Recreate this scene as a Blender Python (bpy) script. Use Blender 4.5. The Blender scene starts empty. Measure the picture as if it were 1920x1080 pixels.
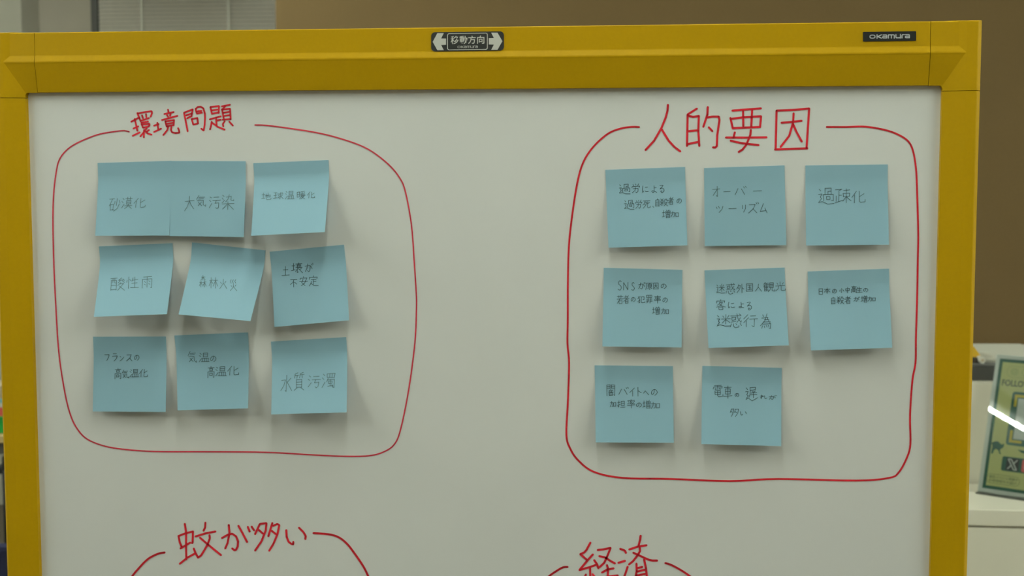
import bpy, math, random
from mathutils import Vector, Matrix
random.seed(7)
scene = bpy.context.scene
col = scene.collection

# ------------------------------------------------------------------ camera
F = 2400.0                       # focal length in pixels of the 1920 wide frame
ZB = 1.74                        # height of the upper inner edge of the whiteboard frame
CAM = Vector((0.1583013, -1.2271345, ZB - 0.0961346))
YAW, PITCH, ROLL = -0.0950970, -0.0763438, -0.0004178
cy, sy, cp, sp = math.cos(YAW), math.sin(YAW), math.cos(PITCH), math.sin(PITCH)
FW = Vector((sy * cp, cy * cp, sp))
_r = Vector((cy, -sy, 0)); _u = _r.cross(FW)
RT = _r * math.cos(ROLL) + _u * math.sin(ROLL)
UP = -_r * math.sin(ROLL) + _u * math.cos(ROLL)
cd = bpy.data.cameras.new('camera'); cam = bpy.data.objects.new('camera', cd); col.objects.link(cam)
cd.sensor_width = 36.0; cd.lens = 36.0 * F / 1920.0
cd.dof.use_dof = True; cd.dof.focus_distance = 1.23; cd.dof.aperture_fstop = 11.0
cd.clip_start = 0.05
cam.matrix_world = Matrix(((RT.x, UP.x, -FW.x, CAM.x), (RT.y, UP.y, -FW.y, CAM.y), (RT.z, UP.z, -FW.z, CAM.z), (0, 0, 0, 1)))
scene.camera = cam

# ------------------------------------------------------------------ world, exposure
w = bpy.data.worlds.new('world'); scene.world = w; w.use_nodes = True
w.node_tree.nodes['Background'].inputs[0].default_value = (0.6, 0.7, 0.8, 1)
w.node_tree.nodes['Background'].inputs[1].default_value = 0.02
vs = scene.view_settings
vs.view_transform = 'Standard'; vs.look = 'None'; vs.exposure = 0.0; vs.gamma = 1.0; vs.use_curve_mapping = False
LAMP_COLOUR = (0.907, 1.0, 0.85)
LAMP_POWER = 250.0

def ray(px, py):
    return FW + RT * ((px - 960) / F) - UP * ((py - 540) / F)
def at_y(px, py, y):
    v = ray(px, py); return CAM + v * ((y - CAM.y) / v.y)
def on_board(px, py, off=0.0):
    """point of the whiteboard plane (y = 0), or of a plane off metres in front of it"""
    return at_y(px, py, -off)

# ------------------------------------------------------------------ materials
def lin(c):
    return tuple(((v / 255.0) / 12.92 if v / 255.0 <= 0.04045 else ((v / 255.0 + 0.055) / 1.055) ** 2.4) for v in c)
def mat(name, c, rough=0.5, spec=0.4, noise=0.0, scale=40.0, bump=0.0, metal=0.0, coat=0.0):
    m = bpy.data.materials.new(name); m.use_nodes = True
    nt = m.node_tree; b = nt.nodes['Principled BSDF']
    b.inputs['Base Color'].default_value = (*c, 1); b.inputs['Roughness'].default_value = rough
    b.inputs['Specular IOR Level'].default_value = spec; b.inputs['Metallic'].default_value = metal
    b.inputs['Coat Weight'].default_value = coat
    if noise or bump:
        tc = nt.nodes.new('ShaderNodeTexCoord')
        n = nt.nodes.new('ShaderNodeTexNoise'); n.inputs['Scale'].default_value = scale; n.inputs['Detail'].default_value = 4
        nt.links.new(tc.outputs['Object'], n.inputs['Vector'])
        if noise:
            r = nt.nodes.new('ShaderNodeValToRGB'); e = r.color_ramp.elements
            e[0].position = 0.3; e[1].position = 0.7
            e[0].color = (*[v * (1 - noise) for v in c], 1); e[1].color = (*[min(1, v * (1 + noise)) for v in c], 1)
            nt.links.new(n.outputs['Fac'], r.inputs['Fac']); nt.links.new(r.outputs['Color'], b.inputs['Base Color'])
        if bump:
            bp = nt.nodes.new('ShaderNodeBump'); bp.inputs['Strength'].default_value = bump; bp.inputs['Distance'].default_value = 0.002
            nt.links.new(n.outputs['Fac'], bp.inputs['Height']); nt.links.new(bp.outputs['Normal'], b.inputs['Normal'])
    return m
M = {
 'board': mat('whiteboard_enamel', (0.76, 0.76, 0.77), 0.38, 0.3, 0.015, 6),
 'yellow': mat('yellow_powder_coat', (0.50, 0.289, 0.0003), 0.5, 0.16, 0.02, 300, 0.03),
 'dark': mat('dark_plastic', (0.02, 0.021, 0.022), 0.4, 0.3),
 'sticker': mat('charcoal_sticker', (0.035, 0.036, 0.036), 0.45, 0.3),
 'print': mat('pale_print', (0.60, 0.59, 0.56), 0.5, 0.3),
 'badgeprint': mat('silver_print', (0.62, 0.63, 0.66), 0.45, 0.3),
 'red': mat('red_marker_ink', (0.74, 0.022, 0.042), 0.45, 0.3, 0.16, 55),
 'redthin': mat('red_marker_ink_thin', (0.70, 0.045, 0.085), 0.45, 0.3, 0.12, 55),
 'note': mat('blue_note_paper', (0.30, 0.485, 0.60), 0.85, 0.1, 0.012, 60),
 'pencil': mat('pencil_graphite', (0.105, 0.165, 0.185), 0.6, 0.2, 0.25, 500),
 'pencildark': mat('pencil_graphite_dark', (0.05, 0.085, 0.10), 0.6, 0.2, 0.2, 500),
 'brown': mat('brown_fabric_wall', (0.222, 0.150, 0.070), 0.9, 0.1, 0.06, 220, 0.4),
 'wall': mat('grey_wall_paint', (0.53, 0.485, 0.415), 0.8, 0.2, 0.02, 8),
 'white': mat('white_wall_paint', (0.52, 0.50, 0.43), 0.8, 0.2, 0.01, 8),
 'ceiling': mat('ceiling_panel', (0.75, 0.75, 0.73), 0.9, 0.1, 0.05, 90, 0.1),
 'carpet': mat('brown_carpet', (0.17, 0.145, 0.11), 0.95, 0.05, 0.2, 260, 0.5),
 'steel': mat('grey_metal_frame', (0.13, 0.13, 0.125), 0.45, 0.4, 0, 1, 0, 0.3),
 'blind': mat('blind_slat', (0.80, 0.755, 0.68), 0.6, 0.3, 0.02, 30),
 'cord': mat('blind_tape', (0.86, 0.85, 0.78), 0.8, 0.2),
 'laminate': mat('white_laminate', (0.735, 0.70, 0.595), 0.35, 0.4, 0.01, 5),
 'blackbox': mat('black_case', (0.055, 0.055, 0.05), 0.5, 0.3),
 'paper': mat('white_paper', (0.58, 0.57, 0.50), 0.8, 0.2),
 'paperold': mat('cream_paper', (0.50, 0.46, 0.38), 0.8, 0.2),
 'ylwpaper': mat('yellow_card', (0.62, 0.37, 0.03), 0.7, 0.2),
 'pgreen': mat('poster_green', (0.02, 0.115, 0.075), 0.6, 0.3),
 'plime': mat('poster_lime', (0.56, 0.56, 0.23), 0.6, 0.3),
 'pyellow': mat('poster_yellow', (0.60, 0.47, 0.04), 0.6, 0.3),
 'pwhite': mat('poster_white', (0.60, 0.62, 0.58), 0.6, 0.3),
 'pdark': mat('poster_dark_ink', (0.06, 0.085, 0.05), 0.6, 0.3),
 'pblack': mat('poster_black', (0.015, 0.02, 0.022), 0.6, 0.3),
 'ppink': mat('poster_pink', (0.72, 0.12, 0.13), 0.6, 0.3),
 'pfaint': mat('poster_faint_ink', (0.42, 0.45, 0.19), 0.6, 0.3),
 'wood': mat('pale_wood', (0.56, 0.42, 0.20), 0.5, 0.3, 0.1, 14),
 'green': mat('green_plastic', (0.01, 0.30, 0.05), 0.4, 0.4),
 'bookred': mat('red_cover', (0.62, 0.10, 0.08), 0.5, 0.3),
 'bookteal': mat('teal_cover', (0.22, 0.42, 0.46), 0.5, 0.3),
 'cardboard': mat('beige_cardboard', (0.42, 0.33, 0.22), 0.8, 0.2, 0.05, 40),
 'black': mat('black_plastic', (0.012, 0.012, 0.012), 0.45, 0.3),
 'navy': mat('navy_fabric', (0.018, 0.02, 0.045), 0.9, 0.1, 0.15, 200, 0.3),
 'housing': mat('white_lamp_housing', (0.8, 0.8, 0.79), 0.5, 0.3),
}
def paper(name, c, through):
    m = mat(name, c, 0.85, 0.1); nt = m.node_tree; b = nt.nodes['Principled BSDF']; o = nt.nodes['Material Output']
    t = nt.nodes.new('ShaderNodeBsdfTranslucent'); t.inputs[0].default_value = (*[min(1, v * 1.15) for v in c], 1)
    mx = nt.nodes.new('ShaderNodeMixShader'); mx.inputs[0].default_value = through
    nt.links.new(b.outputs[0], mx.inputs[1]); nt.links.new(t.outputs[0], mx.inputs[2]); nt.links.new(mx.outputs[0], o.inputs[0]); return m
M['note'] = paper('blue_note_paper', (0.36, 0.585, 0.72), 0.2)
def emit(name, c, s):
    m = bpy.data.materials.new(name); m.use_nodes = True; nt = m.node_tree; nt.nodes.clear()
    e = nt.nodes.new('ShaderNodeEmission'); e.inputs[0].default_value = (*c, 1); e.inputs[1].default_value = s
    o = nt.nodes.new('ShaderNodeOutputMaterial'); nt.links.new(e.outputs[0], o.inputs[0]); return m
M['tube'] = emit('fluorescent_tube', LAMP_COLOUR, LAMP_POWER)
M['fill_tube'] = emit('added_fill_tube', LAMP_COLOUR, LAMP_POWER * 0.55)  # weaker emission for the added fill batten
def clear(name, ior=1.49, tint=(1, 1, 1), rough=0.0):
    m = bpy.data.materials.new(name); m.use_nodes = True; nt = m.node_tree; nt.nodes.clear()
    t = nt.nodes.new('ShaderNodeBsdfTransparent'); t.inputs[0].default_value = (*tint, 1)
    g = nt.nodes.new('ShaderNodeBsdfGlossy'); g.inputs['Roughness'].default_value = rough
    fr = nt.nodes.new('ShaderNodeFresnel'); fr.inputs[0].default_value = ior
    mx = nt.nodes.new('ShaderNodeMixShader'); o = nt.nodes.new('ShaderNodeOutputMaterial')
    nt.links.new(fr.outputs[0], mx.inputs[0]); nt.links.new(t.outputs[0], mx.inputs[1]); nt.links.new(g.outputs[0], mx.inputs[2])
    nt.links.new(mx.outputs[0], o.inputs[0]); return m
M['acrylic'] = clear('clear_acrylic', 1.49, (0.96, 0.98, 0.97), 0.004)
M['glass'] = clear('window_glass', 1.5, (0.9, 0.95, 0.93), 0.0)

# ------------------------------------------------------------------ mesh helpers
class MB:
    def __init__(s): s.v = []; s.f = []
    def add(s, vs, fs):
        n = len(s.v); s.v += [Vector(p) for p in vs]; s.f += [tuple(i + n for i in f) for f in fs]; return s
    def box(s, x0, y0, z0, x1, y1, z1, T=None):
        p = [Vector((x, y, z)) for z in (z0, z1) for x, y in ((x0, y0), (x1, y0), (x1, y1), (x0, y1))]
        if T: p = [T @ q for q in p]
        return s.add(p, [(3, 2, 1, 0), (4, 5, 6, 7), (0, 1, 5, 4), (1, 2, 6, 5), (2, 3, 7, 6), (3, 0, 4, 7)])
    def tube(s, pts, r, n=10, caps=True):
        pts = [Vector(p) for p in pts]; rings = []
        rr = r if isinstance(r, (list, tuple)) else [r] * len(pts)
        for i, p in enumerate(pts):
            d = (pts[min(i + 1, len(pts) - 1)] - pts[max(i - 1, 0)]).normalized()
            a = d.cross(Vector((0, 0, 1)) if abs(d.z) < 0.9 else Vector((1, 0, 0))).normalized(); b = d.cross(a)
            rings.append([p + (a * math.cos(2 * math.pi * k / n) + b * math.sin(2 * math.pi * k / n)) * rr[i] for k in range(n)])
        fs = [(i * n + k, i * n + (k + 1) % n, (i + 1) * n + (k + 1) % n, (i + 1) * n + k) for i in range(len(pts) - 1) for k in range(n)]
        if caps: fs += [tuple(range(n - 1, -1, -1)), tuple((len(pts) - 1) * n + k for k in range(n))]
        return s.add([q for g in rings for q in g], fs)
    def prism(s, poly, d):
        """closed polygon of 3-D points pushed along vector d"""
        n = len(poly); d = Vector(d); poly = [Vector(p) for p in poly]
        return s.add(poly + [p + d for p in poly], [tuple(range(n))[::-1], tuple(range(n, 2 * n))] + [(i, (i + 1) % n, n + (i + 1) % n, n + i) for i in range(n)])
    def build(s, name, m, parent=None, loc=None, smooth=False, bevel=0.0):
        me = bpy.data.meshes.new(name)
        base = Vector(loc) if loc is not None else Vector((0, 0, 0))
        if parent is not None:
            base = Vector(parent['_o']) if '_o' in parent else Vector((0, 0, 0))
        me.from_pydata([tuple(p - base) for p in s.v], [], s.f); me.update()
        import bmesh
        bm = bmesh.new(); bm.from_mesh(me); bmesh.ops.recalc_face_normals(bm, faces=bm.faces) if not getattr(s, 'keep', False) else None
        bm.to_mesh(me); bm.free()
        me.materials.append(m); 
        if smooth:
            for p in me.polygons: p.use_smooth = True
        o = bpy.data.objects.new(name, me); col.objects.link(o)
        if parent is not None: o.parent = parent
        else: o.location = base
        o['_o'] = tuple(base)
        if bevel:
            b = o.modifiers.new('bevel', 'BEVEL'); b.width = bevel; b.segments = 2; b.limit_method = 'ANGLE'
        return o
def empty(name, loc):
    o = bpy.data.objects.new(name, None); col.objects.link(o); o.location = loc; o['_o'] = tuple(loc); o.empty_display_size = 0.05; return o
def tag(o, label, cat=None, group=None):
    o['label'] = label
    if cat: o['category'] = cat
    if group: o['group'] = group
    return o
def struct(o): o['kind'] = 'structure'; return o
def box(name, m, x0, y0, z0, x1, y1, z1, parent=None, bevel=0.0, loc=None):
    return MB().box(x0, y0, z0, x1, y1, z1).build(name, m, parent, loc, bevel=bevel)

# ink: flat ribbons with round ends, laid on any surface through a mapping of 2-D points
def strokes(text):
    return [[(float(a), float(b)) for a, b in zip(q[0::2], q[1::2])] for q in (s.split() for s in text.split('/'))]
def smooth_line(p, n=5):
    out = []
    for i in range(len(p) - 1):
        a, b, c, d = p[max(i - 1, 0)], p[i], p[i + 1], p[min(i + 2, len(p) - 1)]
        for k in range(n):
            t = k / n
            out.append(tuple(0.5 * (2 * b[j] + (c[j] - a[j]) * t + (2 * a[j] - 5 * b[j] + 4 * c[j] - d[j]) * t * t + (3 * b[j] - a[j] - 3 * c[j] + d[j]) * t ** 3) for j in (0, 1)))
    out.append(p[-1]); return out
def ink(mb, line, half, put, taper=False, nd=8):
    """line in 2-D, half width in the same units, put(x, y) -> 3-D"""
    q = [line[0]]
    for p in line[1:]:
        if math.hypot(p[0] - q[-1][0], p[1] - q[-1][1]) > 1e-4: q.append(p)
    n = len(q)
    for i, (x, y) in enumerate(q):
        h = half * (0.94 + 0.1 * math.sin(i * 1.7 + x))
        mb.add([put(x + h * math.cos(2 * math.pi * k / nd), y + h * math.sin(2 * math.pi * k / nd)) for k in range(nd)], [tuple(range(nd))])
        if i + 1 < n:
            x2, y2 = q[i + 1]; L = math.hypot(x2 - x, y2 - y); nx, ny = -(y2 - y) / L * half, (x2 - x) / L * half
            m = max(1, int(L / 22))
            for k in range(m):
                a, b = k / m, (k + 1) / m
                xa, ya, xb, yb = x + (x2 - x) * a, y + (y2 - y) * a, x + (x2 - x) * b, y + (y2 - y) * b
                mb.add([put(xa + nx, ya + ny), put(xa - nx, ya - ny), put(xb - nx, yb - ny), put(xb + nx, yb + ny)], [(0, 1, 2, 3)])
def text_mesh(mb, body, put, x0, y0, x1, y1, bold=0.0, keep=False):
    """printed lettering fitted into the 2-D box x0 y0 x1 y1 (y down)"""
    c = bpy.data.curves.new('t', 'FONT'); c.body = body; c.offset = bold; c.resolution_u = 3
    o = bpy.data.objects.new('t', c); col.objects.link(o)
    dg = bpy.context.evaluated_depsgraph_get()
    me = bpy.data.meshes.new_from_object(o.evaluated_get(dg))
    xs = [v.co.x for v in me.vertices]; ys = [v.co.y for v in me.vertices]
    ax, bx, ay, by = min(xs), max(xs), min(ys), max(ys)
    mb.add([put(x0 + (v.co.x - ax) / (bx - ax) * (x1 - x0), y1 - (v.co.y - ay) / (by - ay) * (y1 - y0)) for v in me.vertices], [tuple(p.vertices) for p in me.polygons])
    bpy.data.objects.remove(o); bpy.data.curves.remove(c); bpy.data.meshes.remove(me)
def round_rect(x0, y0, x1, y1, r, n=6):
    out = []
    for cx, cy_, a0 in ((x1 - r, y0 + r, -90), (x1 - r, y1 - r, 0), (x0 + r, y1 - r, 90), (x0 + r, y0 + r, 180)):
        for k in range(n + 1):
            a = math.radians(a0 + 90 * k / n); out.append((cx + r * math.cos(a), cy_ + r * math.sin(a)))
    return out

# ------------------------------------------------------------------ the room
XL, XR, YF, YP, YR, HC = -5.0, 3.6, -5.0, 3.3, 5.3, 2.96
struct(box('floor', M['carpet'], XL, YF, -0.1, XR, YR, 0))
struct(box('ceiling', M['ceiling'], XL, YF, HC, XR, YR, HC + 0.1))
struct(box('wall_left', M['white'], XL - 0.1, YF, 0, XL, YR, HC))
struct(box('wall_right', M['white'], XR, YF, 0, XR + 0.1, YR, HC))
struct(box('wall_front', M['wall'], XL, YF - 0.1, 0, XR, YF, HC))
struct(box('wall_back', M['brown'], -1.1205, YP, 0, XR, YP + 0.14, HC))          # brown fabric wall, nearer than the window wall
WX0, WX1, WZ0, WZ1 = -2.62, -1.25, 0.95, 2.75                                     # window opening
wm = MB()
wm.box(XL, YR, 0, WX0, YR + 0.15, HC); wm.box(WX1, YR, 0, XR, YR + 0.15, HC)
wm.box(WX0, YR, 0, WX1, YR + 0.15, WZ0); wm.box(WX0, YR, WZ1, WX1, YR + 0.15, HC)
struct(wm.build('wall_rear', M['wall']))
struct(box('trim_1', M['white'], XL, 5.1, 0, at_y(40, 30, 5.1).x, YR, HC))                    # white pillar beside the window
struct(box('baseboard_rear', M['steel'], -2.85, YR - 0.012, 0, -1.2, YR, 0.06))
win = empty('window_1', (-1.94, YR, WZ0)); struct(win)
fm = MB()
fm.box(at_y(170, 30, YR - 0.05).x, YR - 0.05, WZ0, at_y(181, 30, YR - 0.05).x, YR + 0.1, WZ1); fm.box(WX1 - 0.04, YR + 0.0, WZ0, WX1, YR + 0.1, WZ1)
fm.box(WX0 + 0.005, YR + 0.02, WZ0, WX1 - 0.04, YR + 0.1, WZ0 + 0.04); fm.box(WX0 + 0.005, YR + 0.02, WZ1 - 0.04, WX1 - 0.04, YR + 0.1, WZ1)
fm.build('window_frame', M['steel'], win, bevel=0.003)
box('window_pane', M['glass'], WX0 + 0.005, YR + 0.06, WZ0 + 0.04, WX1 - 0.04, YR + 0.066, WZ1 - 0.04, win)
# venetian blind hanging in front of the window
bl = tag(empty('venetian_blind', (-1.94, YR - 0.03, 1.0)), 'pale grey venetian blind hanging over the window behind the whiteboard', 'blind')
box('headrail', M['blind'], WX0 + 0.02, YR - 0.05, 2.71, WX1, YR - 0.015, 2.75, bl)
sm = MB()
z = 1.02; BX0, BX1 = at_y(186, 30, YR - 0.03).x, WX1 - 0.02
while z < 2.705:
    T = Matrix.Translation((0, YR - 0.032, z)) @ Matrix.Rotation(math.radians(56), 4, 'X')
    sm.box(BX0, -0.0125, -0.0004, BX1, 0.0125, 0.0004, T); z += 0.0205
sm.build('slats', M['blind'], bl)
box('bottom_rail', M['blind'], BX0, YR - 0.045, 1.0, BX1, YR - 0.02, 1.014, bl)
for px in (265, 428):
    p = at_y(px, 30, YR - 0.05); MB().box(p.x - 0.007, YR - 0.0465, 1.0, p.x + 0.007, YR - 0.0455, 2.71).build('ladder_tape', M['cord'], bl)

# ceiling lights: two rows of bare fluorescent battens running away from the viewer
def batten(x, y, label, tube='tube'):
    t = tag(empty('ceiling_light', (x, y, HC)), label, 'ceiling light', 'fluorescent battens on the ceiling')
    p = [(x - 0.06, y - 0.62, HC), (x + 0.06, y - 0.62, HC), (x + 0.045, y - 0.62, HC - 0.035), (x - 0.045, y - 0.62, HC - 0.035)]
    MB().prism(p, (0, 1.24, 0)).build('housing', M['housing'], t)
    MB().tube([(x, y - 0.6, HC - 0.06), (x, y + 0.6, HC - 0.06)], 0.0085, 12).build('tube', M[tube], t, smooth=True)
    for e in (-1, 1):
        MB().box(x - 0.02, y + e * 0.61 - 0.01, HC - 0.085, x + 0.02, y + e * 0.61 + 0.01, HC - 0.034).build('lamp_holder', M['housing'], t)
ROWS = ((-2.14, 'left'), (2.45, 'right'))
BATTENS = ((-1.97, 'above the viewer'), (-0.62, 'just in front of the whiteboard'), (0.73, 'just behind the whiteboard'), (2.08, 'third from the window end'), (3.43, 'nearest the window'))
for x, side in ROWS:
    for y, w_ in BATTENS:
        if x < -1 or y < 2.0:
            batten(x, y, 'fluorescent batten in the %s ceiling row, %s' % (side, w_))
batten(0.05, -0.62, 'added fill light shaped as a dimmer batten on the ceiling between the two rows', 'fill_tube')  # added fill lamp, strengthens overhead light on curled notes and rail ledge

# ------------------------------------------------------------------ the whiteboard
HW = 0.44
wb = tag(empty('whiteboard', (0, 0, 0)), 'large yellow framed whiteboard covered with blue notes and red marker headings', 'whiteboard')
ZBOT = 0.42
box('panel', M['board'], -HW - 0.012, 0.0, ZBOT - 0.01, HW + 0.012, 0.016, ZB + 0.012, wb)
TOP = [(0.0, 0.0058), (0.0275, 0.0110), (0.0288, 0.0114), (0.0300, 0.0113), (0.0345, 0.0098), (0.0355, 0.0096), (0.0570, 0.0095), (0.0576, 0.0090), (0.0579, 0.0080), (0.058, 0.0060)]
SIDE = [(0.0, 0.0058), (0.018, 0.0111), (0.0195, 0.0115), (0.0285, 0.0124), (0.0296, 0.0120), (0.0330, 0.0072), (0.0335, 0.0060)]
def ev(pr, x):
    if x <= pr[0][0]: return pr[0][1] if x > -1e-9 else -1
    for (a, b), (c, d) in zip(pr, pr[1:]):
        if x <= c: return b + (d - b) * (x - a) / (c - a)
    return pr[-1][1]
def lim(pr, x, flat):
    return flat if x < pr[-4][0] - 0.001 else ev(pr, x) if pr is TOP and x > 0.0545 else flat
SEAM_X, SEAM_H, GAP = -0.0127, -0.0055, 0.00025
rail = [(h, -o) for h, o in TOP] + [(0.058, 0.028), (0.0, 0.028)]
MB().prism([(-HW - SEAM_X + GAP, y, ZB + h) for h, y in rail], (2 * (HW + SEAM_X) - 2 * GAP, 0, 0)).build('top_rail', M['yellow'], wb)
for sx in (-1, 1):
    pr = [(s, -o) for s, o in SIDE] + [(0.0335, 0.028), (0.0, 0.028)]
    MB().prism([(sx * (HW + s), y, ZB + SEAM_H - GAP) for s, y in pr], (0, 0, -(ZB + SEAM_H - ZBOT))).build('side_rail', M['yellow'], wb)
    # moulded corner cap, a height field where the rail profiles run into each other
    st = 0.0005; S = [SEAM_X + GAP + st * i for i in range(int((0.0335 - SEAM_X) / st) + 1)] + [0.0335]
    Hh = [SEAM_H + GAP + st * i for i in range(int((0.058 - SEAM_H) / st) + 1)] + [0.058]
    def height(s, h):
        t = ev(TOP, h) if h > -1e-9 else 0.0; d = ev(SIDE, s) if s > -1e-9 else 0.0
        o = max(t, d, 0.0058)
        if h > 0.0570: o = min(o, 0.0085 + 0.0035 * math.sqrt(max(0, 1 - ((h - 0.0570) / 0.0010) ** 2)))
        if s > 0.0285: o = min(o, ev(SIDE, s))
        return o
    def solid(s, h):
        if s >= 0 or h >= 0: return True
        r = 0.0032
        return s > -r and h > -r and math.hypot(s + r, h + r) > r
    cm = MB(); nS, nH = len(S), len(Hh)
    vs_ = [Vector((sx * (HW + s), -height(s, h), ZB + h)) for h in Hh for s in S]
    fs = [(j * nS + i, j * nS + i + 1, (j + 1) * nS + i + 1, (j + 1) * nS + i) for j in range(nH - 1) for i in range(nS - 1) if solid((S[i] + S[i + 1]) / 2, (Hh[j] + Hh[j + 1]) / 2)]
    cnt = {}
    for f in fs:
        for a, b in zip(f, f[1:] + f[:1]): cnt[(a, b)] = 1
    edge = [(a, b) for a, b in cnt if (b, a) not in cnt]
    bot = {}
    for a, b in edge:
        for k in (a, b):
            if k not in bot:
                bot[k] = len(vs_); q = vs_[k].copy(); outer = abs(q.x) > HW + 0.033 or q.z > ZB + 0.0575
                q.y = 0.028 if outer else -0.0001; vs_.append(q)
        fs.append((a, bot[a], bot[b], b))
    cm.add(vs_, fs); used = sorted({i for f in fs for i in f}); mp = {k: i for i, k in enumerate(used)}
    cm.v = [cm.v[k] for k in used]; cm.f = [tuple(mp[i] for i in f) for f in cm.f]
    cm.build('corner_cap', M['yellow'], wb)
MB().prism([(-HW - 0.0335, y, ZBOT - h) for h, y in rail], (2 * HW + 0.067, 0, 0)).build('bottom_rail', M['yellow'], wb)
for sx in (-1, 1):
    x = sx * (HW + 0.017)
    box('leg', M['yellow'], x - 0.014, -0.002, 0.09, x + 0.014, 0.026, ZBOT - 0.03, wb, 0.003)
    ft = box('foot', M['yellow'], x - 0.016, -0.26, 0.06, x + 0.016, 0.28, 0.095, wb, 0.004)
    for yy in (-0.235, 0.255):
        MB().tube([(x - 0.011, yy, 0.03), (x + 0.011, yy, 0.03)], 0.03, 16).build('caster', M['black'], wb, smooth=False)

# stickers on the top rail
OFF = 0.0101
def rail_put(px, py): return on_board(px, py, OFF)
def zA(x, y): return 790 + x / 11.294, 40 + y / 11.294
def plate(name, m, corners_px, parent, put, thick=(0, 0.0006, 0)):
    return MB().prism([put(*c) for c in corners_px], thick).build(name, m, parent)
tl, tr, br, bl_ = (208, 232), (1748, 208), (1748, 615), (208, 636)
def sk(x, y): return zA(x, y - 0.0135 * (x - 978))          # follows the rail's slight slope in the picture
stk = plate('direction_sticker', M['sticker'], [sk(*p) for p in round_rect(208, 220, 1748, 628, 85)], wb, rail_put)
tag(stk, 'charcoal rounded sticker with two white arrows')
def sput(lift):
    return lambda x, y: on_board(*sk(x, y), OFF + lift)
P1 = sput(0.0003)
am = MB()
for pts in ([(240, 425), (340, 242), (475, 242), (418, 355), (522, 358), (522, 490), (418, 494), (475, 604), (340, 604)],
            [(1716, 430), (1612, 248), (1478, 246), (1536, 360), (1430, 362), (1430, 496), (1536, 500), (1478, 612), (1612, 612)]):
    am = MB(); am.prism([P1(*p) for p in pts], (0, 0.0002, 0)); am.build('arrow', M['print'], stk)
fm = MB(); rr = round_rect(549, 248, 1405, 606, 42); ri = round_rect(563, 262, 1391, 592, 30); n = len(rr)
fm.add([P1(*p) for p in rr] + [P1(*p) for p in ri], [(i, (i + 1) % n, n + (i + 1) % n, n + i) for i in range(n)])
fm.build('print_border', M['print'], stk)
tm = MB()
for ch, x0, y0, x1, y1 in (('移', 622, 305, 790, 478), ('動', 808, 305, 975, 478), ('方', 990, 305, 1152, 478), ('向', 1180, 305, 1335, 478)):
    text_mesh(tm, ch, P1, x0, y0, x1, y1, 0.013)
tm.build('lettering', M['print'], stk)
LOGO = {'o': "50 12 68 13 83 20 92 35 93 50 92 65 83 80 68 87 50 88 32 87 17 80 8 65 7 50 8 35 17 20 32 13 50 12", 'K': "9 4 9 96/92 8 24 50 92 92", 'a': "12 12 80 12 92 24 92 92/92 50 22 50 9 60 9 80 22 88 90 88",
        'm': "7 96 7 12 84 12 93 24 93 96/50 14 50 96", 'u': "7 4 7 74 20 88 92 88/93 4 93 96", 'r': "10 96 10 28 26 12 92 12"}
def logo(mb, put, x0, y0, x1, y1, half):
    for ch, a, b in (('o', 270, 330), ('K', 342, 396), ('a', 400, 450), ('m', 458, 528), ('u', 536, 590), ('r', 599, 630), ('a', 632, 682)):
        xa, xb = x0 + (a - 270) / 412 * (x1 - x0), x0 + (b - 270) / 412 * (x1 - x0)
        for s in strokes(LOGO[ch]):
            ink(mb, [(xa + x / 100 * (xb - xa), y0 + y / 100 * (y1 - y0)) for x, y in s], half, put, nd=12)
lm = MB(); logo(lm, P1, 765, 515, 1195, 566, 4.6); lm.build('maker_lettering', M['print'], stk)
def zB(x, y): return 1580 + x / 5.4, 20 + (y - 0.014 * (x - 475)) / 5.4
bd = plate('maker_badge', M['dark'], [zB(*p) for p in round_rect(206, 211, 744, 308, 8)], wb, rail_put)
tag(bd, 'small black rectangular badge with silver lettering')
lm = MB(); logo(lm, lambda x, y: on_board(*zB(x, y), OFF + 0.0003), 272, 240, 680, 281, 5.0); lm.build('lettering', M['badgeprint'], bd)

# red marker writing
def marker(name, label, text, ox, oy, sc, half, mt='red', smooth=False, off=0.0003):
    mb = MB()
    for k, s in enumerate(strokes(text)):
        p = [(ox + x / sc, oy + y / sc) for x, y in s]
        if smooth and len(p) > 2: p = smooth_line(p)
        ink(mb, p, half, lambda x, y: on_board(x, y, off))
    return tag(mb.build(name, M[mt], wb), label)
marker('marker_heading', 'small slanting red heading of four characters above the left notes',
 "210 385 310 330/262 345 300 520/240 488 315 455/230 598 335 545/300 255 330 330 350 380/305 262 415 240 515 228 520 255 500 310/370 290 385 335/430 270 435 320/345 375 475 330/360 402 460 382/365 420 385 475/365 430 480 415 482 435 470 455/385 475 470 455/440 480 400 540 345 605/400 510 398 620/475 510 440 535/425 535 460 565 515 580/"
 "550 445 620 420/600 400 615 500/550 540 655 490/760 205 770 250/705 270 845 240/745 285 760 310/800 265 790 300/670 360 900 298/720 380 740 460/720 380 850 360 845 440/735 420 845 400/745 455 845 435/765 450 750 510 690 585/810 455 805 510 820 545 870 555 930 550 925 515 910 480/"
 "1000 250 1030 400 1055 530/1000 250 1130 200 1115 290/1030 290 1115 262/1045 335 1115 300/1175 190 1182 230 1195 265/1180 190 1205 165 1250 160 1290 185 1312 260 1315 320 1310 430 1295 520 1260 490/1205 228 1260 222/1195 265 1268 248/1115 345 1140 430/1120 345 1200 330 1210 410/1140 430 1210 410/"
 "1395 165 1420 270/1395 165 1525 150 1520 255/1415 215 1500 205/1425 265 1525 245/1385 350 1550 305/1480 320 1490 440/1500 365 1550 355/1415 385 1405 450 1390 500/1420 400 1500 460 1610 505/1570 155 1690 130/1620 150 1580 200/1570 200 1600 355/1570 205 1690 190 1700 350/1590 250 1690 235/1595 300 1690 285/1580 355 1700 345/1610 380 1582 420 1590 455/1680 385 1735 445",
 220, 180, 8.0, 1.65)
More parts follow.
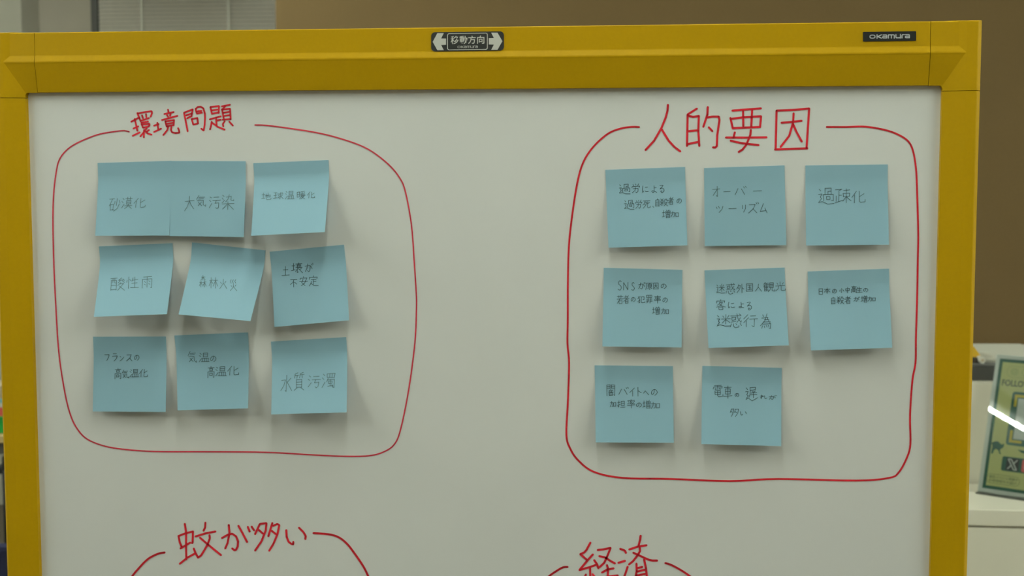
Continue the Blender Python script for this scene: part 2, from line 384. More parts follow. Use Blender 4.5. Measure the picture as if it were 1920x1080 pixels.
marker('marker_heading', 'large upright red heading of four characters above the right notes',
 "342 92 338 150 320 220 275 330 200 460 112 555/280 345 350 460 410 525 470 570/640 130 545 190 542 350 538 515/545 200 600 215 660 205 655 360 665 515/550 362 655 352/545 495 660 470/752 115 748 190 740 215 706 318/740 222 800 212 865 212 872 250 850 400 845 515 830 530 805 528/762 322 800 362/"
 "1005 150 1298 127/1115 155 1118 310/1208 145 1200 310/985 225 1010 335/990 235 1110 220 1300 208 1290 320/1010 330 1130 325 1290 318/1030 375 1018 425/938 427 1150 428 1355 425/988 460 1100 485 1275 505/1195 350 1190 400 1150 500 1110 550 1070 575/"
 "1460 150 1456 300 1450 545/1460 150 1650 142 1795 128 1785 280 1768 535/1445 550 1775 538/1512 275 1600 268 1718 255/1635 178 1630 270 1590 410 1500 525/1630 290 1665 370 1720 470",
 1190, 180, 5.486, 2.0)
marker('marker_heading', 'red heading of four characters at the lower left of the board',
 "250 85 268 200 266 380 270 540/170 240 185 320 210 380/170 240 260 205 355 182 350 325/195 400 320 325/345 330 352 318/185 598 280 520 380 465/365 400 390 465 420 515/515 70 512 130 492 170/390 245 520 205 645 182/445 262 560 360 715 485/568 230 572 270 545 345 500 425 460 490 420 518/"
 "730 265 800 225 860 210 910 245 935 310 930 375 910 415 890 425 860 400/815 100 825 200 800 330 770 400/940 110 990 200 1050 315/1060 122 1085 185/1110 120 1140 165/"
 "1215 85 1155 215/1215 85 1300 75 1290 170 1235 310 1155 425/1205 165 1255 210/1375 75 1325 240/1385 110 1440 85 1465 100 1440 220 1390 340 1335 430/1370 175 1420 215/1555 165 1560 250 1585 315 1625 345 1645 345 1645 315/1720 135 1775 190 1805 240 1800 280",
 310, 970, 6.857, 1.95)
marker('marker_heading', 'red heading of two characters at the lower right of the board',
 "450 170 380 300 340 345 270 375 390 480/495 380 380 510 255 660 450 605 545 570/520 485 570 555 595 625/445 620 450 840/370 740 340 820/490 735 540 800/585 300 680 290 815 262 760 400 700 530 620 605/610 410 720 435 800 490 890 540/750 575 770 640 760 840/660 705 760 650 870 630/600 830 760 780 945 758/"
 "990 280 1070 310 1090 350/955 530 1075 495/1120 605 1090 700 1050 810/1355 45 1345 120 1320 215/1150 290 1300 240 1460 215/1340 260 1345 320 1290 410 1220 500 1145 560/1225 350 1400 430 1500 475 1570 490 1650 490/1280 545 1285 680 1255 830/1420 475 1450 620 1475 840/1300 625 1385 605/1290 690 1430 655/1280 760 1440 730",
 1060, 1000, 9.6, 2.05)
marker('marker_outline', 'thin rounded red outline drawn around the left notes',
 "242 247 236 245.5 230 245 212 247 182.6 252.6 149 266 127 279.6 112 298 105.5 322 100.4 366.7 99.3 422 101 496 104.5 572 110.3 661 121.4 735 132.5 779 145.5 805 164 823.7 197 836.6 238 843 293.4 846.6 386 847 496.8 848 589 853 644.7 855.5 692.8 854.4 722.4 845.9 740.9 831 752 801.5 766.8 727.5 777.9 642.5 780.8 579.6 780.5 550 777 496 771.5 422 760 359 749 333 727 307 690 279.6 645.6 262 590 248 508.5 236 478 234.3",
 0, 0, 1.0, 1.3, 'redthin', True)
marker('marker_outline', 'thick rounded red outline drawn around the right notes',
 "1198.6 238.2 1182 238 1160 242 1138 252 1113 274.7 1094.7 302 1083.7 336.7 1074.6 391 1067 457 1064.8 530 1064.6 596.5 1064 644 1067 680 1065 749.6 1062 815 1069 840.7 1083.7 862.6 1113 884.5 1167.6 896 1258.7 898 1368 902 1459 898 1605 901 1667 896 1685 886 1700 859 1707 833 1706.4 778.7 1710.8 713 1716.6 680 1717.4 633 1719.6 560 1721 482.5 1721.7 438.7 1720 373 1718 322 1712.6 285.6 1703.5 265.6 1685 252.8 1659.8 243.7 1623 237.5 1587 238 1550 238",
 0, 0, 1.0, 1.75, 'red', True)
for lab, t in (('red outline arc left of the lower left heading', "308.5 1036 295.5 1038.6 277 1048.5 259 1066.8 247 1082 235 1105 226 1150"),
               ('red outline arc right of the lower left heading', "587.7 999.6 615.8 1001.7 634 1006.9 649.7 1018.6 665 1038 681 1061.6 690 1079.8 700 1105 706 1150"),
               ('red outline arc left of the lower right heading', "1064 1063 1055 1064 1041.7 1071.7 1030 1080 1018 1092 1008 1115 1003 1150"),
               ('red outline arc right of the lower right heading', "1247.5 1055.8 1258 1059 1275 1068 1291.7 1079 1303 1090 1318 1115 1324 1150")):
    marker('marker_outline', lab, t, 0, 0, 1.0, 1.95, 'red', True)

# ------------------------------------------------------------------ handwriting alphabet (strokes in a 100 x 100 box, y down)
G = {
'砂': "2 12 45 8/28 10 5 62/14 50 16 95/14 52 40 48 38 92/16 92 40 88/68 5 66 60/52 25 48 48/85 18 95 40/92 45 75 80 45 100",
'漠': "8 12 20 22/2 38 14 48/4 95 24 62/35 15 98 12/55 2 55 24/78 0 78 24/45 32 46 62/45 32 88 30 86 60/46 46 86 45/46 61 86 59/30 76 100 73/65 62 60 80 32 100/66 76 98 100",
'化': "38 3 5 55/26 32 24 95/92 22 58 48/58 5 58 85 66 92 98 88 98 70",
'大': "5 35 95 30/50 2 48 40 30 70 5 98/52 36 70 60 95 82",
'気': "28 2 6 38/28 20 85 16/26 34 75 31/14 50 72 46 74 80 98 98 98 82/55 58 22 92/26 62 62 92",
'汚': "8 8 22 18/2 34 16 44/4 95 28 60/42 14 88 10/34 38 100 34/62 38 54 60/54 60 88 57 84 92 70 100 60 92",
'染': "6 5 18 14/2 24 14 34/4 56 22 38/35 18 75 14 74 38 95 42 96 32/58 2 52 30 34 50/4 62 100 58/50 46 50 100/48 62 10 96/52 62 98 96",
'地': "2 32 36 28/18 5 18 80/0 84 38 74/40 45 90 32 88 62 78 60/66 5 66 68/50 20 50 85 58 95 98 90 98 74",
'球': "2 12 36 9/4 44 34 40/19 10 19 80/0 86 38 76/42 28 98 24/68 3 69 92 58 88/50 45 58 56/44 80 64 62/92 40 76 56/72 52 100 90/82 4 92 14",
'温': "8 8 22 18/2 32 16 42/4 95 26 60/40 6 42 46/40 6 84 4 82 45/41 25 83 23/42 45 83 43/34 58 36 92/34 58 92 56 90 92/54 58 54 92/72 57 72 92/24 94 102 92",
'暖': "3 18 4 78/3 18 30 15 29 75/4 46 29 44/4 76 29 73/92 4 48 14/48 24 54 34/66 20 70 32/90 16 80 32/40 44 98 40/42 58 100 54/62 30 60 60 36 98/56 66 88 64 52 98/58 72 100 98",
'酸': "0 8 44 4/4 24 4 96/4 24 42 22 42 94/16 8 16 40/28 8 28 40 40 42/5 60 41 58/5 92 42 90/74 2 54 22 86 18/84 10 94 24/66 26 52 42/80 26 96 38/70 38 50 62/64 48 90 46 50 98/60 62 100 96",
'性': "4 28 2 50/18 2 18 98/26 24 34 36/52 10 42 40/46 30 92 26/44 56 88 52/36 92 102 88/68 4 68 90",
'雨': "10 6 92 2/4 26 2 98/4 26 96 22 96 94 84 90/50 5 50 92/22 42 34 50/22 64 34 72/64 38 78 46/64 60 78 68",
'森': "24 16 80 14/50 0 50 42/48 18 20 40/52 18 86 38/2 58 44 56/24 44 24 98/22 60 2 88/26 62 46 80/52 58 100 55/76 42 76 98/74 60 50 90/78 60 102 90",
'林': "2 30 44 26/24 2 24 98/22 34 0 76/28 40 44 56/52 30 100 26/76 2 76 98/74 34 50 80/78 34 104 80",
'火': "16 34 26 50/84 26 68 46/50 4 48 50 8 98/52 46 98 98",
'災': "18 0 8 16 20 34/46 0 36 16 48 34/78 0 66 16 80 34/18 50 28 64/82 46 70 60/50 40 48 66 10 100/52 62 96 100",
'土': "20 38 84 34/50 2 50 90/0 94 102 88",
'壌': "2 32 34 28/18 8 18 72/0 80 36 70/40 14 98 10/68 0 68 18/48 24 90 22/48 34 90 32/56 20 54 46/80 20 80 44/40 48 100 45/62 50 36 88/56 66 54 98 72 88/94 56 76 68/66 58 104 98",
'が': "2 38 52 26 62 40 56 86 40 92 34 82/34 8 24 60 6 94/70 30 88 62/78 8 86 22/92 2 100 16",
'不': "4 12 98 8/54 12 40 42 4 70/50 38 50 100/62 42 94 66",
'安': "50 0 50 14/10 20 6 38/10 20 92 16 84 34/44 28 30 66 72 98/76 40 66 70 22 100/2 56 100 52",
'定': "50 0 50 14/8 18 6 36/8 18 92 14 86 30/26 38 78 34/50 36 50 84/50 58 80 56/30 54 20 78 4 98/24 72 50 90 104 94",
'フ': "4 8 90 4 82 40 48 96", 'ラ': "20 6 80 3/6 36 92 30 80 64 40 98", 'ン': "10 18 36 32/12 94 60 70 98 28", 'ス': "10 12 82 6 62 50 6 98/58 52 98 94",
'の': "52 14 46 54 26 84 10 72 10 42 32 16 62 10 88 28 94 56 80 82 58 96",
'高': "50 0 50 12/8 14 94 11/30 22 32 40/30 22 72 20 70 39/31 39 71 38/8 50 8 100/8 50 94 47 93 96 82 92/32 62 33 82/32 62 68 60 67 81/33 81 67 80",
'水': "50 2 50 98 38 90/6 34 40 30 28 62 2 92/88 18 58 42/54 40 98 92",
'質': "40 2 12 10 8 34/12 18 48 16/32 18 30 34/90 0 60 8 56 32/60 16 98 13/80 16 80 32/26 42 28 86/26 42 78 40 78 84/27 56 78 54/27 70 78 68/28 85 78 83/36 88 8 104/68 86 98 102",
'濁': "8 8 20 18/2 32 14 42/2 95 24 60/36 8 38 30/36 8 96 4 92 27/56 7 56 29/74 6 74 28/38 30 92 28/46 36 34 60/40 46 94 42 92 94 78 90/50 54 51 70/50 54 76 52 75 69/51 70 75 68/63 42 62 86/44 88 84 82/74 74 84 88",
'過': "4 8 16 20/0 40 22 36 12 56 22 66 4 86/2 90 26 82 60 96 100 96/44 4 44 40/44 4 82 2 82 38/62 22 82 20/62 22 62 38/32 44 34 80/32 42 96 38 96 78 86 76/52 54 53 70/52 54 76 52 75 69/53 70 75 68",
'労': "18 6 28 22/48 0 54 18/84 0 70 22/4 44 6 30 96 26 88 42/18 54 78 50 74 88 58 98 50 88/48 38 42 72 8 100",
'に': "12 6 4 50 10 94 22 74/46 26 88 22/44 72 60 84 100 80", 'よ': "50 4 52 78 34 92 16 84 24 72 56 76 92 92/52 34 86 30",
'る': "20 10 76 6 22 52 56 40 88 54 88 80 60 98 38 90 44 76 64 82",
'死': "2 8 98 5/34 8 20 40 2 58/30 26 50 24 40 62 6 98/20 44 30 54/92 24 66 40/64 16 64 80 72 90 100 86 100 70",
'、': "20 20 80 90",
'自': "54 0 44 16/12 18 12 98/12 18 88 15 88 96/13 44 88 42/13 68 88 66/13 92 88 90",
'殺': "8 4 44 32/42 2 6 36/2 50 48 46/26 32 26 92 18 86/20 58 4 80/32 58 44 74/62 6 58 28 48 42/62 8 84 6 84 30 98 32 98 24/54 52 90 48 50 98/58 62 100 98",
'者': "16 22 72 18/42 2 42 38/2 42 98 36/86 6 56 44 4 78/34 56 34 98/34 56 80 53 80 96/34 75 80 73/35 95 80 93",
'増': "2 34 32 30/17 6 17 78/0 84 34 74/52 2 58 12/86 0 78 12/44 18 46 50/44 18 98 15 96 48/46 33 96 31/47 49 96 47/70 16 70 48/50 60 51 98/50 60 92 58 91 97/51 77 91 75/51 96 91 94",
'加': "2 28 50 24 46 84 32 92/26 4 24 50 2 96/62 28 64 90/62 28 98 25 96 88/64 86 97 84",
'オ': "2 30 98 24/64 2 64 96 52 88/62 30 8 86", 'ー': "0 60 100 40", 'バ': "28 26 2 98/56 30 86 96/76 4 84 20/92 0 100 14",
'ツ': "4 22 14 46/36 14 46 38/96 12 84 56 44 98", 'リ': "12 8 14 56/82 4 82 54 40 98", 'ズ': "8 22 66 18 52 54 4 98/46 56 84 94/74 2 84 16/92 0 100 12", 'ム': "48 4 8 84 82 72/68 48 98 98",
'疎': "4 8 46 4 24 20/26 22 26 88/28 46 44 44/10 48 10 88/0 98 50 78/56 14 98 10/54 34 55 56/54 34 96 32 95 54/55 55 95 53/75 2 75 98/72 58 52 84/78 58 104 84",
'S': "80 14 52 2 22 18 30 40 70 58 80 80 50 98 10 88", 'N': "8 98 10 4 84 96 86 2",
'原': "10 8 98 5/12 8 10 60 0 98/62 10 52 22/34 24 35 60/34 24 84 22 83 58/34 42 83 40/35 59 83 57/60 58 60 96 50 92/42 70 28 90/74 68 94 88",
'因': "6 6 8 98/6 6 94 4 94 96/8 94 94 92/24 38 76 35/50 16 48 44 22 80/52 46 78 78",
'若': "4 18 98 14/32 4 32 30/66 2 66 28/2 46 100 42/50 30 38 60 4 92/34 64 36 98/34 64 84 62 82 96/36 95 83 93",
'犯': "40 4 4 38/14 6 34 48 32 92 16 94/32 54 4 80/52 12 90 10 88 50 74 48/52 12 52 84 60 94 100 90 100 74",
'罪': "10 4 12 32/10 4 92 2 90 30/36 4 36 31/64 3 64 31/12 32 90 30/40 40 36 76 14 98/64 40 64 100/12 52 38 50/12 66 38 64/6 82 38 78/66 50 94 48/66 64 94 62/66 80 100 78",
'率': "50 0 50 12/6 14 96 11/50 16 36 28 58 34/66 22 34 50 70 46/62 40 74 54/12 24 24 34/6 52 24 42/92 20 76 32/78 40 94 52/2 66 100 62/50 50 50 100",
'迷': "4 10 16 22/0 38 22 36 12 56 20 66 4 86/0 94 24 84 60 96 104 94/44 14 52 28/90 8 78 26/34 40 100 36/66 2 66 80/64 42 38 72/68 42 98 68",
'惑': "4 16 96 12/14 28 15 46/14 28 46 26 45 44/15 46 45 44/8 60 52 52/58 0 66 34 92 62 96 50/88 26 56 62/78 2 90 10/8 72 2 92/26 70 30 90 46 98 74 94 74 84/48 68 56 78/84 68 98 84",
'外': "30 4 22 30 2 56/28 20 52 16 42 60 6 98/20 38 34 54/72 2 72 100/74 40 98 56",
'国': "6 4 8 98/6 4 94 2 94 97/8 94 94 92/24 22 78 20/28 46 74 44/22 76 80 73/50 22 50 75/64 54 72 64",
'人': "52 2 46 46 2 98/48 44 98 98",
'観': "20 0 6 18/12 12 48 9/2 28 50 25/28 12 28 28/18 28 4 50/14 42 14 96/14 44 48 41/30 32 30 92/14 58 46 56/14 74 46 72/14 92 50 88/58 6 58 58/58 6 92 4 92 56/58 23 92 21/58 40 92 38/58 57 92 55/66 60 62 80 46 100/80 58 80 90 104 92 104 76",
'光': "50 0 50 40/16 12 28 30/84 6 72 28/4 44 98 40/36 44 32 74 6 98/62 42 62 86 70 94 104 90 104 74",
'客': "50 0 50 12/8 16 6 34/8 16 94 13 88 30/42 22 34 40 14 56/38 32 68 29 46 58 4 78/34 42 60 60 100 72/30 74 32 100/30 74 74 72 73 98/32 97 73 95",
'行': "34 2 4 36/38 28 4 66/22 50 22 98/52 14 90 11/46 38 102 35/78 38 78 94 62 88",
'為': "22 6 32 20/62 0 44 44 4 80/16 28 72 25 66 38/40 40 80 37 76 50/28 54 92 51 84 66/22 68 98 65 94 98 80 94/20 80 16 98/38 78 42 94/56 76 62 90/72 74 78 86",
'日': "10 6 12 98/10 6 90 3 89 96/11 50 89 47/12 93 89 91", '本': "4 30 98 26/50 2 50 100/48 30 4 78/52 30 98 76/32 72 70 70", '小': "50 4 50 96 38 88/22 38 6 74/76 34 96 70",
'中': "8 26 12 64/8 26 94 22 88 60/12 62 89 59/50 2 50 100", '生': "26 10 6 46/20 30 88 26/16 60 84 56/0 96 100 92/50 2 50 93",
'闇': "6 4 6 100/6 4 42 3 42 34/6 19 42 18/6 34 42 33/58 4 58 34/58 4 96 3 95 97 84 92/58 19 95 18/58 34 95 33/50 40 50 50/28 52 74 50/38 56 42 64/64 54 58 64/22 68 80 66/32 74 33 98/32 74 70 72 69 96/33 85 69 84/33 96 69 95",
'イ': "88 4 6 56/56 36 56 98", 'ト': "30 2 30 98/32 40 92 62", 'へ': "2 60 34 26 98 88",
'担': "2 28 36 25/20 4 20 92 8 86/0 68 38 54/50 10 51 72/50 10 92 8 91 70/51 40 91 38/51 71 91 69/40 95 102 92",
'電': "14 4 86 2/6 18 2 34/6 18 96 14 90 30/50 3 50 40/22 26 36 28/22 36 36 38/64 24 78 26/64 34 78 36/22 48 23 80/22 48 78 46 77 79/22 64 77 62/23 80 77 78/49 47 50 90 60 98 102 94 102 80",
'車': "8 14 92 11/20 26 22 68/20 26 80 24 79 66/21 47 79 45/22 67 79 65/0 84 102 80/50 2 50 100",
'遅': "4 8 16 20/0 36 20 34 10 56 22 64 4 84/2 90 24 80 56 100 104 78/38 6 40 30/38 6 84 3 83 22 40 26/40 26 38 52 28 74/54 30 62 38/84 28 74 38/44 44 94 41/42 57 98 54/68 32 68 80",
'れ': "24 4 24 96/4 30 40 26 6 78/36 50 64 24 68 50 68 84 82 92 100 74",
'多': "18 6 4 50/18 8 46 4 40 50 18 98/12 34 30 46/66 6 52 50/66 10 98 6 90 52 62 98/60 38 80 50",
'い': "6 16 12 70 26 90 40 72/78 22 92 40 94 62",
}
CURVY = set('のるよにいれがS')

# ------------------------------------------------------------------ sticky notes
# corners in the photograph (tl, tr, br, bl), lift of the lower corners off the board in mm (left, right), tag; then the handwriting:
# origin and scale of the measuring grid, slant, ink, characters with their boxes
NOTES = [
 ((183, 305.5, 321.5, 301.5, 317, 441.5, 178.5, 442), (13, 8), 'blue note, top left in the left red outline, right edge under its neighbour', 'L',
  (160, 290, 6.0), 0.10, 'pencil', [('砂', 268, 485, 396, 635), ('漠', 410, 475, 530, 607), ('化', 540, 485, 680, 602)]),
 ((320.5, 301.8, 460.5, 302.3, 457, 444.5, 317.5, 442.5), (7, 10), 'blue note, top middle in the left red outline, overlapping the note left of it', 'L',
  (160, 290, 6.0), 0.05, 'pencil', [('大', 1115, 462, 1230, 640), ('気', 1245, 455, 1360, 585), ('汚', 1390, 462, 1520, 605), ('染', 1535, 445, 1675, 620)]),
 ((475, 306, 616, 300, 609, 435, 471, 442), (23, 25), 'curled blue note at the top right in the left red outline', 'L',
  (460, 290, 6.3545), 0.05, 'pencil', [('地', 195, 450, 310, 540), ('球', 335, 445, 455, 535), ('温', 475, 430, 585, 535), ('暖', 615, 430, 715, 530), ('化', 735, 440, 830, 520)]),
 ((185.5, 462, 323.5, 456, 313, 589, 176, 594), (26, 26), 'strongly curled blue note, middle row left in the left red outline', 'L',
  (160, 445, 5.4857), 0.05, 'pencil', [('酸', 260, 412, 410, 550), ('性', 425, 402, 550, 528), ('雨', 585, 400, 690, 525)]),
 ((360, 454.5, 498, 469.5, 469.5, 602, 335, 589.5), (27, 29), 'most tilted blue note, turned clockwise in the centre of the left red outline', 'L',
  (160, 445, 5.4857), 0.05, 'pencil', [('森', 1175, 390, 1245, 515), ('林', 1275, 410, 1360, 525), ('火', 1380, 425, 1460, 530), ('災', 1485, 435, 1565, 550)]),
 ((505.5, 472, 645, 458.8, 654.5, 600.5, 514.5, 613), (12, 12), 'blue note turned counterclockwise, middle row right in the left red outline', 'L',
  (490, 450, 6.0), 0.0, 'pencildark', [('土', 230, 295, 315, 405), ('壌', 340, 255, 460, 370), ('が', 490, 260, 585, 360), ('不', 325, 435, 405, 530), ('安', 430, 410, 520, 515), ('定', 535, 400, 640, 520)]),
 ((174.5, 631.5, 311, 631, 310.5, 772.5, 174, 771.5), (8, 9), 'flat blue note at the bottom left in the left red outline', 'L',
  (160, 610, 6.0), 0.05, 'pencildark', [('フ', 215, 325, 275, 400), ('ラ', 300, 315, 365, 405), ('ン', 385, 335, 435, 405), ('ス', 460, 325, 530, 405), ('の', 550, 330, 610, 395), ('高', 330, 480, 405, 605), ('気', 410, 500, 490, 595), ('温', 500, 490, 605, 585), ('化', 605, 490, 705, 585)]),
 ((327, 629, 465, 623.3, 465, 765.5, 333, 769.5), (13, 13), 'blue note, bottom middle in the left red outline, two pencilled lines stepping right', 'L',
  (160, 610, 6.0), 0.03, 'pencildark', [('気', 1150, 290, 1255, 420), ('温', 1280, 305, 1395, 415), ('の', 1405, 340, 1475, 410), ('高', 1375, 460, 1455, 590), ('温', 1465, 460, 1590, 575), ('化', 1595, 455, 1730, 565)]),
 ((508, 640.5, 649, 632, 649.8, 773, 508.5, 777), (18, 19), 'blue note, bottom right in the left red outline, one thin pencilled line', 'L',
  (490, 620, 5.142), 0.06, 'pencil', [('水', 188, 425, 300, 590), ('質', 312, 400, 415, 570), ('汚', 450, 425, 570, 550), ('濁', 585, 405, 715, 555)]),
 ((1135, 318.5, 1284.5, 313, 1288.8, 460, 1141, 464.5), (8, 9), 'blue note, top left in the right red outline, three pencilled lines', 'R',
  (1120, 300, 6.0), 0.0, 'pencildark', [('過', 245, 270, 370, 385), ('労', 385, 268, 480, 370), ('に', 505, 285, 575, 370), ('よ', 600, 285, 675, 370), ('る', 690, 280, 755, 368), ('過', 303, 450, 415, 558), ('労', 425, 450, 505, 545), ('死', 510, 455, 595, 545), ('、', 618, 515, 638, 535), ('自', 650, 435, 700, 525), ('殺', 705, 435, 795, 520), ('者', 795, 415, 860, 505), ('の', 890, 430, 950, 490), ('増', 728, 560, 820, 655), ('加', 825, 575, 915, 645)]),
 ((1320.3, 315, 1471, 310, 1474.5, 459.5, 1321.5, 461.5), (4, 4), 'flattest blue note, top middle in the right red outline', 'R',
  (1300, 300, 6.0), 0.0, 'pencildark', [('オ', 215, 295, 300, 415), ('ー', 340, 345, 415, 368), ('バ', 465, 295, 595, 395), ('ー', 672, 338, 768, 358), ('ツ', 255, 510, 335, 592), ('ー', 398, 535, 482, 558), ('リ', 545, 500, 595, 590), ('ズ', 615, 475, 735, 600), ('ム', 745, 485, 832, 598)]),
 ((1510.2, 310.3, 1664.5, 308.3, 1666.8, 458.8, 1511.5, 460.3), (8, 8), 'blue note, top right in the right red outline, three larger characters', 'R',
  (1490, 300, 6.0), 0.0, 'pencildark', [('過', 265, 312, 440, 500), ('疎', 450, 320, 625, 488), ('化', 632, 345, 795, 488)]),
 ((1132, 502, 1279.5, 506, 1278, 651.5, 1129.5, 649.5), (10, 9), 'blue note in the right red outline whose text starts with Latin capitals', 'R',
  (1115, 490, 6.0), 0.0, 'pencildark', [('S', 258, 215, 310, 325), ('N', 320, 235, 385, 325), ('S', 410, 235, 455, 328), ('が', 490, 235, 570, 315), ('原', 575, 240, 650, 318), ('因', 658, 240, 718, 315), ('の', 742, 250, 808, 308), ('若', 250, 380, 320, 480), ('者', 322, 380, 390, 475), ('の', 405, 400, 460, 455), ('犯', 480, 390, 565, 472), ('罪', 575, 378, 650, 470), ('率', 670, 385, 745, 470), ('の', 762, 405, 822, 465), ('増', 645, 510, 735, 598), ('加', 748, 525, 835, 598)]),
 ((1321, 507, 1471.2, 501.5, 1479, 647.5, 1328.5, 652.5), (12, 12), 'blue note in the centre of the right red outline, text reaching its edge', 'R',
  (1305, 490, 6.0), 0.0, 'pencildark', [('迷', 230, 255, 320, 362), ('惑', 335, 245, 440, 370), ('外', 455, 255, 540, 355), ('国', 562, 250, 642, 340), ('人', 665, 255, 740, 338), ('観', 755, 235, 880, 342), ('光', 890, 230, 1000, 335), ('客', 225, 430, 330, 545), ('に', 360, 455, 435, 530), ('よ', 470, 455, 545, 530), ('る', 560, 455, 630, 548), ('迷', 235, 595, 385, 735), ('惑', 385, 588, 515, 748), ('行', 530, 595, 690, 740), ('為', 720, 590, 845, 760)]),
 ((1514.5, 509, 1667, 503.8, 1673, 652, 1520.5, 657), (12, 11), 'blue note, middle row right in the right red outline, two lines of small characters', 'R',
  (1500, 490, 6.0), 0.0, 'pencildark', [('日', 208, 305, 258, 375), ('本', 268, 295, 340, 362), ('の', 358, 308, 412, 362), ('小', 440, 300, 495, 352), ('中', 508, 290, 560, 355), ('高', 572, 275, 638, 355), ('生', 635, 285, 700, 352), ('の', 710, 298, 765, 345), ('自', 345, 400, 400, 482), ('殺', 412, 395, 495, 480), ('者', 500, 388, 575, 478), ('が', 602, 398, 672, 452), ('増', 685, 385, 755, 462), ('加', 762, 395, 850, 452)]),
 ((1115, 685, 1261.5, 686.5, 1263.5, 830, 1117, 829.5), (10, 9), 'blue note at the bottom left in the right red outline', 'R',
  (1100, 670, 6.0), 0.0, 'pencildark', [('闇', 222, 305, 320, 432), ('バ', 360, 335, 470, 420), ('イ', 480, 340, 545, 438), ('ト', 558, 335, 620, 440), ('へ', 638, 358, 700, 432), ('の', 722, 355, 798, 430), ('加', 262, 490, 330, 560), ('担', 345, 485, 432, 565), ('率', 455, 472, 545, 572), ('の', 555, 508, 620, 562), ('増', 630, 482, 718, 575), ('加', 725, 500, 822, 578)]),
 ((1317, 686, 1466, 689.8, 1464.8, 836.5, 1315, 832.5), (11, 11), 'blue note, rightmost in the bottom row of the right red outline, slightly clockwise', 'R',
  (1300, 670, 6.0), 0.0, 'pencildark', [('電', 220, 312, 330, 445), ('車', 340, 318, 435, 460), ('の', 465, 400, 515, 445), ('遅', 588, 330, 720, 490), ('れ', 748, 420, 830, 468), ('が', 848, 425, 935, 475), ('多', 410, 575, 510, 668), ('い', 525, 600, 600, 655)]),
]
GROUPS = {'L': 'blue sticky notes inside the left red outline', 'R': 'blue sticky notes inside the right red outline'}
V0 = 0.16
def lift(u, v, L):
    if v <= V0: return 0.0
    t = (v - V0) / (1 - V0)
    t = (math.sqrt(t * t + 0.03) - 0.17321) / (math.sqrt(1.03) - 0.17321)      # soft crease below the glued strip
    return (L[0] + (L[1] - L[0]) * u) * 0.001 * t
def inv_bilinear(q, x, y):
    u = v = 0.5
    for _ in range(8):
        ax = q[0] + (q[2] - q[0]) * u; ay = q[1] + (q[3] - q[1]) * u; bx = q[6] + (q[4] - q[6]) * u; by = q[7] + (q[5] - q[7]) * u
        ex, ey = ax + (bx - ax) * v - x, ay + (by - ay) * v - y
        ux, uy = (q[2] - q[0]) * (1 - v) + (q[4] - q[6]) * v, (q[3] - q[1]) * (1 - v) + (q[5] - q[7]) * v
        vx, vy = bx - ax, by - ay
        det = ux * vy - uy * vx
        u -= (ex * vy - ey * vx) / det; v -= (ux * ey - uy * ex) / det
    return u, v
NB = 0.0005
for k, (q, L, label, side, (ox, oy, sc), slant, pen, chars) in enumerate(NOTES):
    base = NB + (0.0006 if k == 1 else 0.0)
    c = [on_board(q[0], q[1], base), on_board(q[2], q[3], base), on_board(q[4], q[5], base + L[1] * 0.001), on_board(q[6], q[7], base + L[0] * 0.001)]
    def surf(u, v, extra=0.0):
        a = c[0].lerp(c[1], u); b = c[3].lerp(c[2], u); p = a.lerp(b, v)
        p.y = -(base + lift(u, v, L)) - extra; return p
    nu, nv = 8, 44; mb = MB()
    vs_ = []
    for lay in (0.00012, -0.00012):
        vs_ += [surf(i / nu, j / nv, lay) for j in range(nv + 1) for i in range(nu + 1)]
    N = (nu + 1) * (nv + 1); id_ = lambda i, j: j * (nu + 1) + i
    fs = []
    for j in range(nv):
        for i in range(nu):
            a = (id_(i, j), id_(i + 1, j), id_(i + 1, j + 1), id_(i, j + 1)); fs.append(a[::-1]); fs.append(tuple(t + N for t in a))
    ring = [id_(i, 0) for i in range(nu)] + [id_(nu, j) for j in range(nv)] + [id_(i, nv) for i in range(nu, 0, -1)] + [id_(0, j) for j in range(nv, 0, -1)]
    for a, b in zip(ring, ring[1:] + ring[:1]): fs.append((a, b, b + N, a + N))
    mb.add(vs_, fs)
    o = mb.build('sticky_note', M['note'], None, surf(0.5, 0.0))
    tag(o, label, 'sticky note', GROUPS[side])
    hm = MB()
    def pj(p):
        d = p - CAM; z = d.dot(FW); return 960 + F * d.dot(RT) / z, 540 - F * d.dot(UP) / z
    def put(x, y):
        u, v = inv_bilinear(q, x, y)
        for _ in range(4):
            a, b, c_ = pj(surf(u, v)), pj(surf(u + 0.01, v)), pj(surf(u, v + 0.01))
            j11, j12, j21, j22 = (b[0] - a[0]) * 100, (c_[0] - a[0]) * 100, (b[1] - a[1]) * 100, (c_[1] - a[1]) * 100
            ex, ey = x - a[0], y - a[1]; det = j11 * j22 - j12 * j21
            u += (ex * j22 - ey * j12) / det; v += (ey * j11 - ex * j21) / det
        return surf(u, v, 0.0004)
    for ch, x0, y0, x1, y1 in chars:
        for s in strokes(G[ch]):
            p = []
            for gx, gy in s:
                gx += (50 - gy) * slant + random.uniform(-1.5, 1.5); gy += random.uniform(-1.5, 1.5)
                p.append((ox + (x0 + gx / 100 * (x1 - x0)) / sc, oy + (y0 + gy / 100 * (y1 - y0)) / sc))
            if ch in CURVY and len(p) > 2: p = smooth_line(p, 3)
            ink(hm, p, 0.42 if pen == 'pencil' else 0.44, put, nd=6)
    hm.build('handwriting', M[pen], o)

